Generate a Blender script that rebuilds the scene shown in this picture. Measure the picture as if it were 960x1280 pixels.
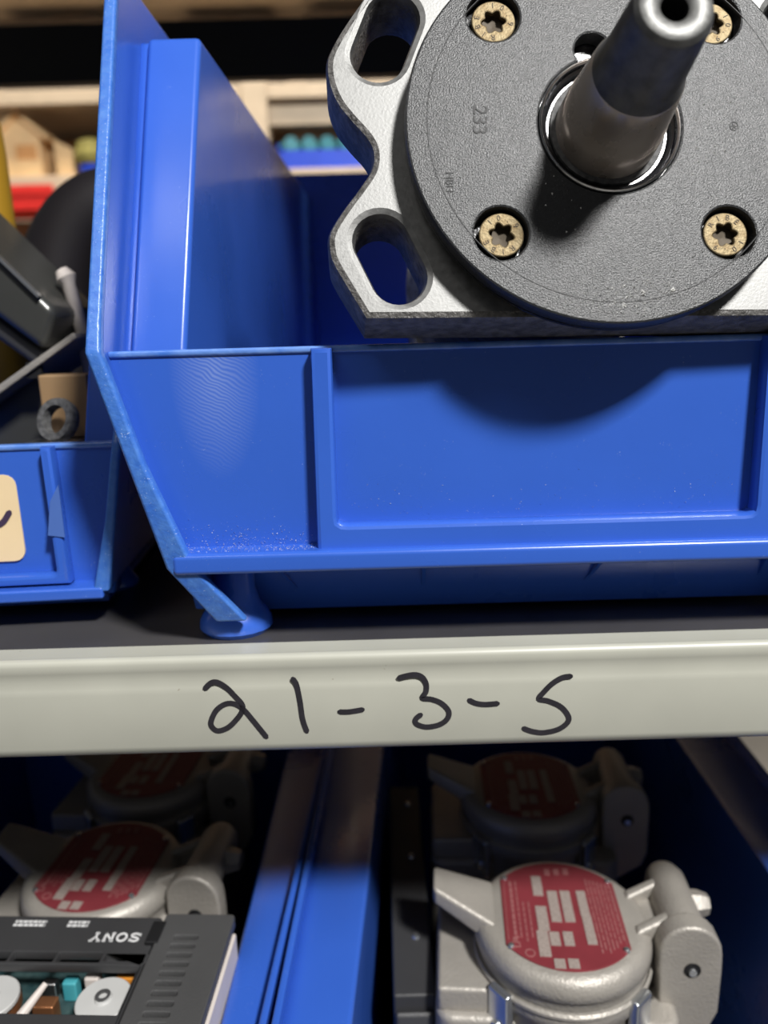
import bpy, bmesh, math, random
from mathutils import Vector, Matrix, Euler
R = math.radians
random.seed(7)
for o in list(bpy.data.objects): bpy.data.objects.remove(o)
S = bpy.context.scene
col = S.collection

# ------------------------------------------------------------------ camera
cam_d = bpy.data.cameras.new('camera'); cam = bpy.data.objects.new('camera', cam_d); col.objects.link(cam)
cam_d.sensor_fit = 'VERTICAL'; cam_d.sensor_height = 36.0; cam_d.lens = 961 / 1280 * 36
cam_d.clip_start = 0.01
P, RO = R(13.2), R(1.6)
fw = Vector((0, math.cos(P), -math.sin(P))); r0 = Vector((1, 0, 0)); u0 = r0.cross(fw)
rr = r0 * math.cos(RO) - u0 * math.sin(RO); uu = u0 * math.cos(RO) + r0 * math.sin(RO)
cam.matrix_world = Matrix(((rr.x, uu.x, -fw.x, 0), (rr.y, uu.y, -fw.y, -.24), (rr.z, uu.z, -fw.z, .1076), (0, 0, 0, 1)))
cam_d.dof.use_dof = True; cam_d.dof.focus_distance = .243; cam_d.dof.aperture_fstop = 8.0
S.camera = cam

# ------------------------------------------------------------------ world, lamps, exposure
S.view_settings.view_transform = 'Standard'; S.view_settings.look = 'None'
S.view_settings.exposure = 0.0; S.view_settings.gamma = 1.0; S.view_settings.use_curve_mapping = False
W = bpy.data.worlds.new('world'); S.world = W; W.use_nodes = True
W.node_tree.nodes['Background'].inputs[0].default_value = (.92, .95, 1, 1)
W.node_tree.nodes['Background'].inputs[1].default_value = .07

def area(name, loc, target, sx, sy, power, color=(1, 1, 1)):
    d = bpy.data.lights.new(name, 'AREA'); d.shape = 'RECTANGLE'; d.size = sx; d.size_y = sy; d.energy = power; d.color = color
    o = bpy.data.objects.new(name, d); col.objects.link(o); o.location = loc
    o.rotation_euler = (Vector(target) - Vector(loc)).to_track_quat('-Z', 'Y').to_euler()
    return o
LD = Vector((.353, -.57, .745)).normalized()
area('ceiling_lamp_key', Vector((.05, 0, .1)) + LD * 2.1, (.05, 0, .1), .24, .24, 80, (1, .985, .96))
area('aisle_fill', (-.9, -1.0, 2.0), (-.2, .2, 0), 1.2, .3, 7, (1, .97, .93))  # unseen soft fill added on the left to lift the shadows
area('ceiling_lamp_far_aisle', (-.3, 1.05, 2.0), (-.3, 1.7, .5), 1.6, .3, 50, (1, .86, .68))

# ------------------------------------------------------------------ materials
def mat(name, color, rough=.5, metal=0., var=.08, vscale=30., bump=0., bscale=200., spec=.5, coat=0., color2=None, sss=0., specks=None, trans=0., rvar=0.):
    m = bpy.data.materials.new(name); m.use_nodes = True
    nt = m.node_tree; N = nt.nodes; L = nt.links; b = N['Principled BSDF']
    tc = N.new('ShaderNodeTexCoord')
    nz = N.new('ShaderNodeTexNoise'); nz.inputs['Scale'].default_value = vscale; nz.inputs['Detail'].default_value = 5
    L.new(tc.outputs['Object'], nz.inputs['Vector'])
    cr = N.new('ShaderNodeValToRGB'); cr.color_ramp.elements[0].position = .3; cr.color_ramp.elements[1].position = .7
    c2 = color2 if color2 else tuple(min(1, c * (1 + var)) for c in color)
    c1 = color if color2 else tuple(c * (1 - var) for c in color)
    cr.color_ramp.elements[0].color = (*c1, 1); cr.color_ramp.elements[1].color = (*c2, 1)
    L.new(nz.outputs['Fac'], cr.inputs['Fac'])
    out = cr.outputs['Color']
    if specks:
        sc, th, sc_col, amt = specks
        n2 = N.new('ShaderNodeTexNoise'); n2.inputs['Scale'].default_value = sc; n2.inputs['Detail'].default_value = 1
        L.new(tc.outputs['Object'], n2.inputs['Vector'])
        n3 = N.new('ShaderNodeTexNoise'); n3.inputs['Scale'].default_value = sc / 14; L.new(tc.outputs['Object'], n3.inputs['Vector'])
        ad = N.new('ShaderNodeMath'); ad.operation = 'MULTIPLY_ADD'; ad.inputs[1].default_value = .35; L.new(n3.outputs['Fac'], ad.inputs[0]); L.new(n2.outputs['Fac'], ad.inputs[2])
        r2 = N.new('ShaderNodeValToRGB'); r2.color_ramp.elements[0].position = th; r2.color_ramp.elements[1].position = th + .04
        r2.color_ramp.elements[0].color = (0, 0, 0, 1); r2.color_ramp.elements[1].color = (amt, amt, amt, 1)
        L.new(ad.outputs[0], r2.inputs['Fac'])
        mx = N.new('ShaderNodeMix'); mx.data_type = 'RGBA'; L.new(r2.outputs['Color'], mx.inputs[0]); L.new(out, mx.inputs[6]); mx.inputs[7].default_value = (*sc_col, 1)
        out = mx.outputs[2]
    L.new(out, b.inputs['Base Color'])
    b.inputs['Roughness'].default_value = rough; b.inputs['Metallic'].default_value = metal
    b.inputs['Specular IOR Level'].default_value = spec; b.inputs['Coat Weight'].default_value = coat; b.inputs['Coat Roughness'].default_value = .15
    b.inputs['Transmission Weight'].default_value = trans
    if rvar:
        mr = N.new('ShaderNodeMapRange'); mr.inputs['To Min'].default_value = rough - rvar; mr.inputs['To Max'].default_value = rough + rvar
        mr.inputs['From Min'].default_value = .3; mr.inputs['From Max'].default_value = .7
        L.new(nz.outputs['Fac'], mr.inputs['Value']); L.new(mr.outputs[0], b.inputs['Roughness'])
    if sss:
        b.inputs['Subsurface Weight'].default_value = sss; b.inputs['Subsurface Scale'].default_value = .004; b.inputs['Subsurface Radius'].default_value = (.4, .7, 1)
    if bump:
        nb = N.new('ShaderNodeTexNoise'); nb.inputs['Scale'].default_value = bscale; nb.inputs['Detail'].default_value = 3; L.new(tc.outputs['Object'], nb.inputs['Vector'])
        bp = N.new('ShaderNodeBump'); bp.inputs['Strength'].default_value = bump; bp.inputs['Distance'].default_value = .0006
        L.new(nb.outputs['Fac'], bp.inputs['Height']); L.new(bp.outputs[0], b.inputs['Normal'])
    return m

M = {}
BLUE = (.034, .115, .53)
M['blue'] = mat('blue_polypropylene', BLUE, .29, var=.05, vscale=14, bump=.05, bscale=260, coat=.2, specks=(2600, .985, (.55, .65, .85), .6), rvar=.05)
def stress_blue():
    m = mat('blue_polypropylene_stressed', BLUE, .29, var=.05, vscale=14, bump=.05, bscale=260, coat=.2, specks=(2600, .98, (.55, .65, .85), .6), rvar=.05)
    N = m.node_tree.nodes; L = m.node_tree.links; b = N['Principled BSDF']; src = b.inputs['Base Color'].links[0].from_socket
    tc = N.new('ShaderNodeTexCoord'); mp = N.new('ShaderNodeMapping'); mp.vector_type = 'POINT'
    mp.inputs['Location'].default_value = (.1090 / .015, 0, -.096 / .036); mp.inputs['Scale'].default_value = (1 / .015, 0, 1 / .036)
    L.new(tc.outputs['Object'], mp.inputs['Vector'])
    gr = N.new('ShaderNodeTexGradient'); gr.gradient_type = 'SPHERICAL'; L.new(mp.outputs[0], gr.inputs['Vector'])
    mp2 = N.new('ShaderNodeMapping'); mp2.inputs['Rotation'].default_value = (0, R(62), 0); L.new(tc.outputs['Object'], mp2.inputs['Vector'])
    wv = N.new('ShaderNodeTexWave'); wv.inputs['Scale'].default_value = 260; wv.inputs['Distortion'].default_value = 14; wv.inputs['Detail'].default_value = 2; wv.inputs['Detail Scale'].default_value = .35
    L.new(mp2.outputs[0], wv.inputs['Vector'])
    pw = N.new('ShaderNodeMath'); pw.operation = 'MULTIPLY_ADD'; pw.inputs[1].default_value = .75; pw.inputs[2].default_value = .25; L.new(wv.outputs['Fac'], pw.inputs[0])
    mu = N.new('ShaderNodeMath'); mu.operation = 'MULTIPLY'; L.new(gr.outputs['Fac'], mu.inputs[0]); L.new(pw.outputs[0], mu.inputs[1])
    m2 = N.new('ShaderNodeMath'); m2.operation = 'MULTIPLY'; m2.inputs[1].default_value = .34; m2.use_clamp = True; L.new(mu.outputs[0], m2.inputs[0])
    mx = N.new('ShaderNodeMix'); mx.data_type = 'RGBA'; L.new(m2.outputs[0], mx.inputs[0]); L.new(src, mx.inputs[6]); mx.inputs[7].default_value = (.45, .55, .78, 1)
    L.new(mx.outputs[2], b.inputs['Base Color'])
    return m
M['blue_panel'] = stress_blue()
M['blue_wall'] = mat('blue_polypropylene_wall', BLUE, .30, var=.06, vscale=14, bump=.05, bscale=120, coat=.1, specks=(2400, .99, (.5, .6, .85), .5), rvar=.05)
M['blue_worn'] = mat('blue_worn_edge', (.035, .135, .52), .34, vscale=300, bump=.35, bscale=600, color2=(.07, .20, .58), specks=(1800, .90, (.55, .66, .9), .45))
M['blue_lip'] = mat('blue_scuffed_lit_lip', (.05, .16, .56), .25, vscale=120, color2=(.16, .30, .68), bump=.2, bscale=700, coat=.3)  # scuffs and the lip's edge highlight both put into this paler blue
M['blue_far'] = mat('bright_blue_plastic', (.02, .07, .62), .4)
M['steel_paint'] = mat('grey_beige_shelf_enamel', (.43, .43, .37), .38, var=.05, vscale=25, bump=.04, bscale=90, specks=(500, .98, (.2, .15, .1), .5))
M['deck'] = mat('dark_shelf_deck', (.055, .053, .055), .32, var=.25, vscale=12, bump=.1, bscale=80, specks=(400, .98, (.2, .18, .16), .5))  # near-black deck colour, darker than the enamelled shelf edge
M['black_paint'] = mat('black_shelf_enamel', (.012, .012, .013), .5)
M['beige_paint'] = mat('beige_shelf_enamel', (.60, .49, .36), .5, var=.06)
M['alu'] = mat('machined_aluminium', (.225, .225, .22), .52, .85, var=.16, vscale=420, bump=.09, bscale=1100, rvar=.06)
M['cast_dark'] = mat('dark_cast_edge', (.13, .125, .12), .5, .3, var=.5, vscale=300, bump=.9, bscale=900)
M['disc'] = mat('black_anodised_cover', (.022, .023, .0245), .33, .08, var=.25, vscale=900, bump=.34, bscale=2200, spec=.46, specks=(2400, .93, (.30, .30, .31), .6))
M['rubber'] = mat('black_oily_rubber', (.008, .008, .01), .2, spec=.6, bump=.2, bscale=600, coat=.4)
M['chrome'] = mat('bright_steel_ring', (.55, .55, .56), .18, 1., var=.2, vscale=400)
M['oilmetal'] = mat('oily_grey_metal', (.10, .10, .10), .65, 0., spec=.3, var=.5, vscale=500, bump=.3, bscale=700)
M['shaft'] = mat('oiled_brown_steel_shaft', (.40, .34, .29), .30, .6, vscale=60, color2=(.55, .49, .44), rvar=.08)
M['shaft_dark'] = mat('black_oxide_steel_shaft', (.085, .083, .08), .36, .2, var=.4, vscale=200)
M['shaft_tip'] = mat('bare_steel_shaft_end', (.15, .15, .145), .5, .7, var=.2, vscale=300, bump=.2, bscale=600)
M['zinc'] = mat('yellow_zinc_screw', (.14, .10, .05), .55, .75, vscale=500, color2=(.21, .17, .10), bump=.3, bscale=1200)
M['zinc_dark'] = mat('yellow_zinc_stamp', (.055, .04, .022), .6, .3)
M['hole'] = mat('black_bore', (.006, .006, .007), .6)
M['ink'] = mat('black_marker_ink', (.022, .020, .026), .45, var=.2, vscale=300)
M['castgrey'] = mat('grey_cast_aluminium', (.36, .335, .30), .45, .3, var=.08, vscale=60, bump=.5, bscale=700)
M['clip'] = mat('zinc_plated_clip', (.62, .64, .66), .25, .9)
M['redplate'] = mat('red_enamel_nameplate', (.23, .035, .045), .5, .2, var=.1, vscale=60, coat=.2)
M['print'] = mat('silver_nameplate_print', (.36, .30, .27), .5, .2, var=.2, vscale=900)
M['printpink'] = mat('faint_nameplate_print', (.34, .13, .13), .45, .2, var=.2, vscale=900)
M['devblack'] = mat('black_textured_plastic', (.040, .040, .042), .45, bump=.25, bscale=1500)
M['devgrey'] = mat('charcoal_textured_plastic', (.062, .062, .063), .5, bump=.3, bscale=1500)
M['white_print'] = mat('white_print', (.75, .75, .75), .5)
M['pcb'] = mat('dark_teal_board', (.01, .035, .04), .5, vscale=200, color2=(.05, .09, .09))
M['orange'] = mat('orange_plastic', (.65, .25, .03), .4)
M['metal'] = mat('brushed_metal', (.6, .6, .6), .3, 1.)
M['copper'] = mat('copper_coil', (.5, .22, .1), .35, .8)
M['grey_dark'] = mat('dark_grey_enclosure', (.055, .056, .052), .33, .3, bump=.1, coat=.3)
M['tan'] = mat('tan_plastic', (.27, .17, .085), .5)
M['white_plastic'] = mat('off_white_plastic', (.62, .56, .52), .4)
M['yellow'] = mat('mustard_yellow_enamel', (.36, .20, .012), .55, var=.15, vscale=6)
M['black_rub'] = mat('matte_black_hose', (.012, .010, .012), .5)
M['label'] = mat('buff_paper_label', (.78, .60, .36), .7, var=.05)
M['ink_purple'] = mat('purple_black_ink', (.05, .03, .07), .5)
M['tape'] = mat('frosted_tape', (.075, .155, .46), .22)
M['carton_grey'] = mat('grey_brown_cardboard', (.16, .13, .11), .8, var=.1)
M['reel'] = mat('light_grey_reel_plastic', (.50, .50, .49), .35)
M['wood'] = mat('pale_pine', (.80, .56, .30), .6, var=.12, vscale=18)
M['wood_or'] = mat('orange_pine', (.66, .34, .13), .6, var=.12, vscale=18)
M['carton'] = mat('brown_cardboard', (.36, .19, .09), .8, var=.1)
M['red'] = mat('red_plastic', (.72, .03, .025), .4)
M['teal'] = mat('teal_plastic', (.03, .26, .32), .35, vscale=25, color2=(.12, .48, .52))
M['olive'] = mat('olive_cloth', (.24, .22, .06), .8, var=.3, vscale=60)
M['wallm'] = mat('warm_painted_wall', (.45, .36, .28), .8)
M['floorm'] = mat('concrete_floor', (.30, .29, .27), .7, var=.15, vscale=4)
M['dust'] = mat('pale_dust', (.6, .6, .66), .7)
M['swarf'] = mat('bright_metal_swarf', (.85, .85, .83), .35, 0.)

# ------------------------------------------------------------------ helpers
def tag(o, label=None, cat=None, group=None, kind=None):
    if label: o['label'] = label
    if cat: o['category'] = cat
    if group: o['group'] = group
    if kind: o['kind'] = kind
    return o
def empty(name, loc=(0, 0, 0), rot=(0, 0, 0)):
    o = bpy.data.objects.new(name, None); col.objects.link(o); o.location = loc; o.rotation_euler = rot; o.empty_display_size = .02
    return o
def link(name, me, m, parent=None, loc=(0, 0, 0), rot=(0, 0, 0), bevel=0, seg=2, angle=35):
    if m is not None and len(me.materials) == 0: me.materials.append(m)
    for p in me.polygons: p.use_smooth = True
    me.set_sharp_from_angle(angle=R(angle))
    if me.get('flatcap'):
        for p in me.polygons: p.use_smooth = abs(p.normal.z) < .97
    o = bpy.data.objects.new(name, me); col.objects.link(o); o.parent = parent; o.location = loc; o.rotation_euler = rot
    if bevel:
        b = o.modifiers.new('bevel', 'BEVEL'); b.width = bevel; b.segments = seg; b.limit_method = 'ANGLE'; b.angle_limit = R(28); b.harden_normals = False
        me.set_sharp_from_angle(angle=R(180))
        w = o.modifiers.new('wn', 'WEIGHTED_NORMAL'); w.keep_sharp = True
    return o
class MB:
    def __init__(s): s.v = []; s.f = []
    def add(s, vs, fs):
        n = len(s.v); s.v += [tuple(v) for v in vs]; s.f += [tuple(i + n for i in f) for f in fs]; return s
    def hexa(s, b, t):
        return s.add(list(b) + list(t), [(3, 2, 1, 0), (4, 5, 6, 7), (0, 1, 5, 4), (1, 2, 6, 5), (2, 3, 7, 6), (3, 0, 4, 7)])
    def box(s, x0, x1, y0, y1, z0, z1):
        return s.hexa([(x0, y0, z0), (x1, y0, z0), (x1, y1, z0), (x0, y1, z0)], [(x0, y0, z1), (x1, y0, z1), (x1, y1, z1), (x0, y1, z1)])
    def prism(s, pts, ax, a, b):
        n = len(pts)
        def mk(p, t): return {'x': (t, p[0], p[1]), 'y': (p[0], t, p[1]), 'z': (p[0], p[1], t)}[ax]
        return s.add([mk(p, a) for p in pts] + [mk(p, b) for p in pts],
                     [tuple(range(n - 1, -1, -1)), tuple(range(n, 2 * n))] + [(i, (i + 1) % n, n + (i + 1) % n, n + i) for i in range(n)])
    def lathe(s, prof, seg=48, close=False):
        n = len(prof); vs = []
        for k in range(seg):
            a = 2 * math.pi * k / seg
            vs += [(r * math.cos(a), r * math.sin(a), z) for r, z in prof]
        fs = []
        for k in range(seg):
            k2 = (k + 1) % seg
            for i in range(n - 1 if not close else n):
                j = (i + 1) % n
                fs.append((k * n + i, k2 * n + i, k2 * n + j, k * n + j))
        return s.add(vs, fs)
    def tube(s, path, rad, seg=10, cap=True):
        path = [Vector(p) for p in path]; n = len(path); vs = []
        rad = rad if isinstance(rad, (list, tuple)) else [rad] * n
        up = None
        for i, p in enumerate(path):
            t = (path[min(i + 1, n - 1)] - path[max(i - 1, 0)]).normalized()
            if up is None: up = t.orthogonal().normalized()
            up = (up - t * up.dot(t)).normalized(); sd = t.cross(up)
            vs += [p + (up * math.cos(2 * math.pi * k / seg) + sd * math.sin(2 * math.pi * k / seg)) * rad[i] for k in range(seg)]
        fs = [(i * seg + k, i * seg + (k + 1) % seg, (i + 1) * seg + (k + 1) % seg, (i + 1) * seg + k) for i in range(n - 1) for k in range(seg)]
        if cap: fs += [tuple(range(seg - 1, -1, -1)), tuple(range((n - 1) * seg, n * seg))]
        return s.add(vs, fs)
    def mesh(s, name='mesh'):
        me = bpy.data.meshes.new(name); me.from_pydata(s.v, [], s.f)
        bm = bmesh.new(); bm.from_mesh(me); bmesh.ops.recalc_face_normals(bm, faces=bm.faces); bm.to_mesh(me); bm.free()
        return me
    def build(s, name, m, parent=None, **k): return link(name, s.mesh(name), m, parent, **k)
def catmull(pts, n=6, closed=False):
    P_ = [Vector(p) for p in pts]; out = []; N = len(P_)
    for i in range(N if closed else N - 1):
        g = lambda k: P_[k % N] if closed else P_[max(0, min(N - 1, k))]
        a, b, c, d = g(i - 1), g(i), g(i + 1), g(i + 2)
        for k in range(n):
            t = k / n
            out.append(.5 * ((2 * b) + (c - a) * t + (2 * a - 5 * b + 4 * c - d) * t * t + (3 * b - a - 3 * c + d) * t ** 3))
    if not closed: out.append(P_[-1])
    return out
def circle(cx, cy, r, n=32): return [(cx + r * math.cos(2 * math.pi * k / n), cy + r * math.sin(2 * math.pi * k / n)) for k in range(n)]
def rrect(x0, x1, y0, y1, r, n=4):
    out = []
    for cx, cy, a in ((x1 - r, y1 - r, 0), (x0 + r, y1 - r, 90), (x0 + r, y0 + r, 180), (x1 - r, y0 + r, 270)):
        out += [(cx + r * math.cos(R(a + 90 * k / n)), cy + r * math.sin(R(a + 90 * k / n))) for k in range(n + 1)]
    return out
def stadium(a, b, r, n=14):
    a, b = Vector(a), Vector(b); t = math.atan2(b.y - a.y, b.x - a.x); out = []
    out += [(b.x + r * math.cos(t - math.pi / 2 + math.pi * k / n), b.y + r * math.sin(t - math.pi / 2 + math.pi * k / n)) for k in range(n + 1)]
    out += [(a.x + r * math.cos(t + math.pi / 2 + math.pi * k / n), a.y + r * math.sin(t + math.pi / 2 + math.pi * k / n)) for k in range(n + 1)]
    return out
def to_mesh(cu):
    ob = bpy.data.objects.new('tmp', cu); col.objects.link(ob)
    bpy.context.view_layer.update()
    me = bpy.data.meshes.new_from_object(ob.evaluated_get(bpy.context.evaluated_depsgraph_get()))
    bpy.data.objects.remove(ob); bpy.data.curves.remove(cu); me.materials.clear()
    return me
def extr_mesh(loops, z0, z1, bevel=0, res=1):
    cu = bpy.data.curves.new('c', 'CURVE'); cu.dimensions = '2D'; cu.fill_mode = 'BOTH'
    cu.extrude = (z1 - z0) / 2 - bevel; cu.bevel_depth = bevel; cu.bevel_resolution = res; cu.offset = -bevel
    for lp in loops:
        sp = cu.splines.new('POLY'); sp.points.add(len(lp) - 1); sp.use_cyclic_u = True
        for p, q in zip(sp.points, lp): p.co = (q[0], q[1], 0, 1)
    me = to_mesh(cu)
    bm = bmesh.new(); bm.from_mesh(me); bmesh.ops.remove_doubles(bm, verts=bm.verts, dist=1e-6); bmesh.ops.recalc_face_normals(bm, faces=bm.faces)
    for f in bm.faces:
        if abs(f.normal.z) > .6 and (f.calc_center_median().z > 0) != (f.normal.z > 0): f.normal_flip()
    bm.to_mesh(me); bm.free()
    me.transform(Matrix.Translation((0, 0, (z0 + z1) / 2)))
    me['flatcap'] = 1
    return me
def extr(name, loops, z0, z1, m, parent=None, bevel=0, **k): return link(name, extr_mesh(loops, z0, z1, bevel), m, parent, **k)
def text_mesh(txt, size, depth):
    cu = bpy.data.curves.new('t', 'FONT'); cu.body = txt; cu.size = size; cu.extrude = depth; cu.align_x = 'CENTER'; cu.align_y = 'CENTER'; cu.resolution_u = 3
    return to_mesh(cu)
def ribbon(mb, pts, w, z0, z1, caps=True):
    """flat stroke of width w in the local XY plane"""
    pts = [Vector((p[0], p[1])) for p in pts]; n = len(pts); l, r = [], []
    for i, p in enumerate(pts):
        t = (pts[min(i + 1, n - 1)] - pts[max(i - 1, 0)]); t = t.normalized() if t.length > 0 else Vector((1, 0)); nn = Vector((-t.y, t.x))
        l.append(p + nn * w / 2); r.append(p - nn * w / 2)
    if caps:
        t0 = (pts[0] - pts[1]).normalized(); t1 = (pts[-1] - pts[-2]).normalized()
        m0, m1 = pts[0] + t0 * w * .45, pts[-1] + t1 * w * .45
        l = [m0 + (l[0] - pts[0]) * .4] + l + [m1 + (l[-1] - pts[-1]) * .4]; r = [m0 + (r[0] - pts[0]) * .4] + r + [m1 + (r[-1] - pts[-1]) * .4]
    n = len(l)
    vs = [(p.x, p.y, z1) for p in l] + [(p.x, p.y, z1) for p in r] + [(p.x, p.y, z0) for p in l] + [(p.x, p.y, z0) for p in r]
    fs = []
    for i in range(n - 1):
        fs += [(i, i + 1, n + i + 1, n + i), (2 * n + i, 3 * n + i, 3 * n + i + 1, 2 * n + i + 1), (i, 2 * n + i, 2 * n + i + 1, i + 1), (n + i, n + i + 1, 3 * n + i + 1, 3 * n + i)]
    fs += [(0, n, 3 * n, 2 * n), (n - 1, 3 * n - 1, 4 * n - 1, 2 * n - 1)]
    return mb.add(vs, fs)
def copy_tree(o, parent=None):
    c = o.copy(); col.objects.link(c); c.parent = parent
    for ch in list(o.children): copy_tree(ch, c)
    return c

# ------------------------------------------------------------------ the room
tag(MB().box(-4, 4, 3.2, 3.3, -1.2, 2.6).build('wall_back', M['wallm']), kind='structure', label='warm painted wall far behind the racks')
tag(MB().box(-4, 4, -3, 3.3, -1.25, -1.2).build('floor', M['floorm']), kind='structure', label='grey concrete warehouse floor')

# ------------------------------------------------------------------ near storage rack
RX0, RX1, RD = -.62, .78, .50
rack = empty('storage_rack', (0, .25, -1.2)); off = Vector((0, -.25, 1.2))
tag(rack, 'grey beige metal storage rack with handwritten number on its middle shelf edge', 'rack')
def shelf(z, tint, rear):
    prof = [(.0185, z), (.010, z), (.006, z + .0006), (.004, z + .0022), (.0022, z + .003), (.0006, z + .0024), (0, z + .0008), (.0004, z - .002), (.0012, z - .005), (.0003, z - .008), (0, z - .010), (0, z - .0295), (.0006, z - .0318), (.0024, z - .0333), (.016, z - .0333), (.016, z - .0315), (.0035, z - .0315), (.0022, z - .029), (.003, z - .006), (.0185, z - .0018)]
    MB().prism([(y, zz) for y, zz in prof], 'x', RX0, RX1).build('shelf_edge', tint, rack, loc=off, angle=50)
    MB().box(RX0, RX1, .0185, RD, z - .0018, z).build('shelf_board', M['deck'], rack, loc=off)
    MB().box(RX0, RX1, RD, RD + .004, z - .055, z + .004).build('rear_beam', rear, rack, loc=off)
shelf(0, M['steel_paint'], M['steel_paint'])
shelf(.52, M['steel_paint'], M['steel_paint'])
MB().box(RX0, RX1, RD, RD + .012, .3265, .372).build('rear_brace', M['black_paint'], rack, loc=off)
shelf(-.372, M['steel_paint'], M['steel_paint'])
for x in (RX0 - .035, RX1):
    for y in (0, RD - .03):
        MB().box(x, x + .035, y, y + .003, -1.2, 1.0).box(x, x + .003, y, y + .034, -1.2, 1.0).build('upright', M['steel_paint'], rack, loc=off)
# handwriting 21-3-5 on the shelf edge
def px_a(x, y): return (230 + x * .28125, 820 + y * .28125)
def px_b(x, y): return (480 + x * .28125, 820 + y * .28125)
CP = Vector((0, -.24, .1076))
def face_pt(px, py):
    d = fw + rr * ((px - 480) / 961) + uu * ((640 - py) / 961); k = .24 / d.y; p = CP + d * k
    return (p.x, p.z)
strokes = {
 'handwritten_two': [px_a(*p) for p in [(95,143),(118,121),(145,116),(185,138),(228,180),(258,215),(258,245),(235,280),(195,318),(150,332),(123,312),(122,285),(145,240),(185,213),(225,213),(265,238),(310,290),(365,358)]],
 'handwritten_one': [px_a(*p) for p in [(485,103),(500,130),(515,200),(527,280),(545,333)]],
 'handwritten_dash': [px_a(*p) for p in [(693,248),(730,248),(765,243),(792,238)]],
 'handwritten_three': [px_b(*p) for p in [(68,97),(100,88),(140,83),(170,95),(187,125),(185,160),(170,187),(210,192),(255,210),(287,245),(280,280),(245,305),(190,315),(150,305),(138,290),(145,275),(162,262)]],
 'handwritten_dash.001': [px_b(*p) for p in [(380,197),(410,210),(450,215),(503,211)]],
 'handwritten_five': [px_b(*p) for p in [(828,90),(790,97),(745,125),(710,160),(688,190),(730,200),(785,225),(818,265),(815,295),(775,325),(710,340),(660,335),(622,322)]]}
for nm, st in strokes.items():
    mb = MB(); ribbon(mb, catmull([face_pt(*p) + (0,) for p in st], 6), .0019, -.0001, .00018)
    mb.build(nm, M['ink'], rack, loc=off, rot=(R(90), 0, 0))

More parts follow.
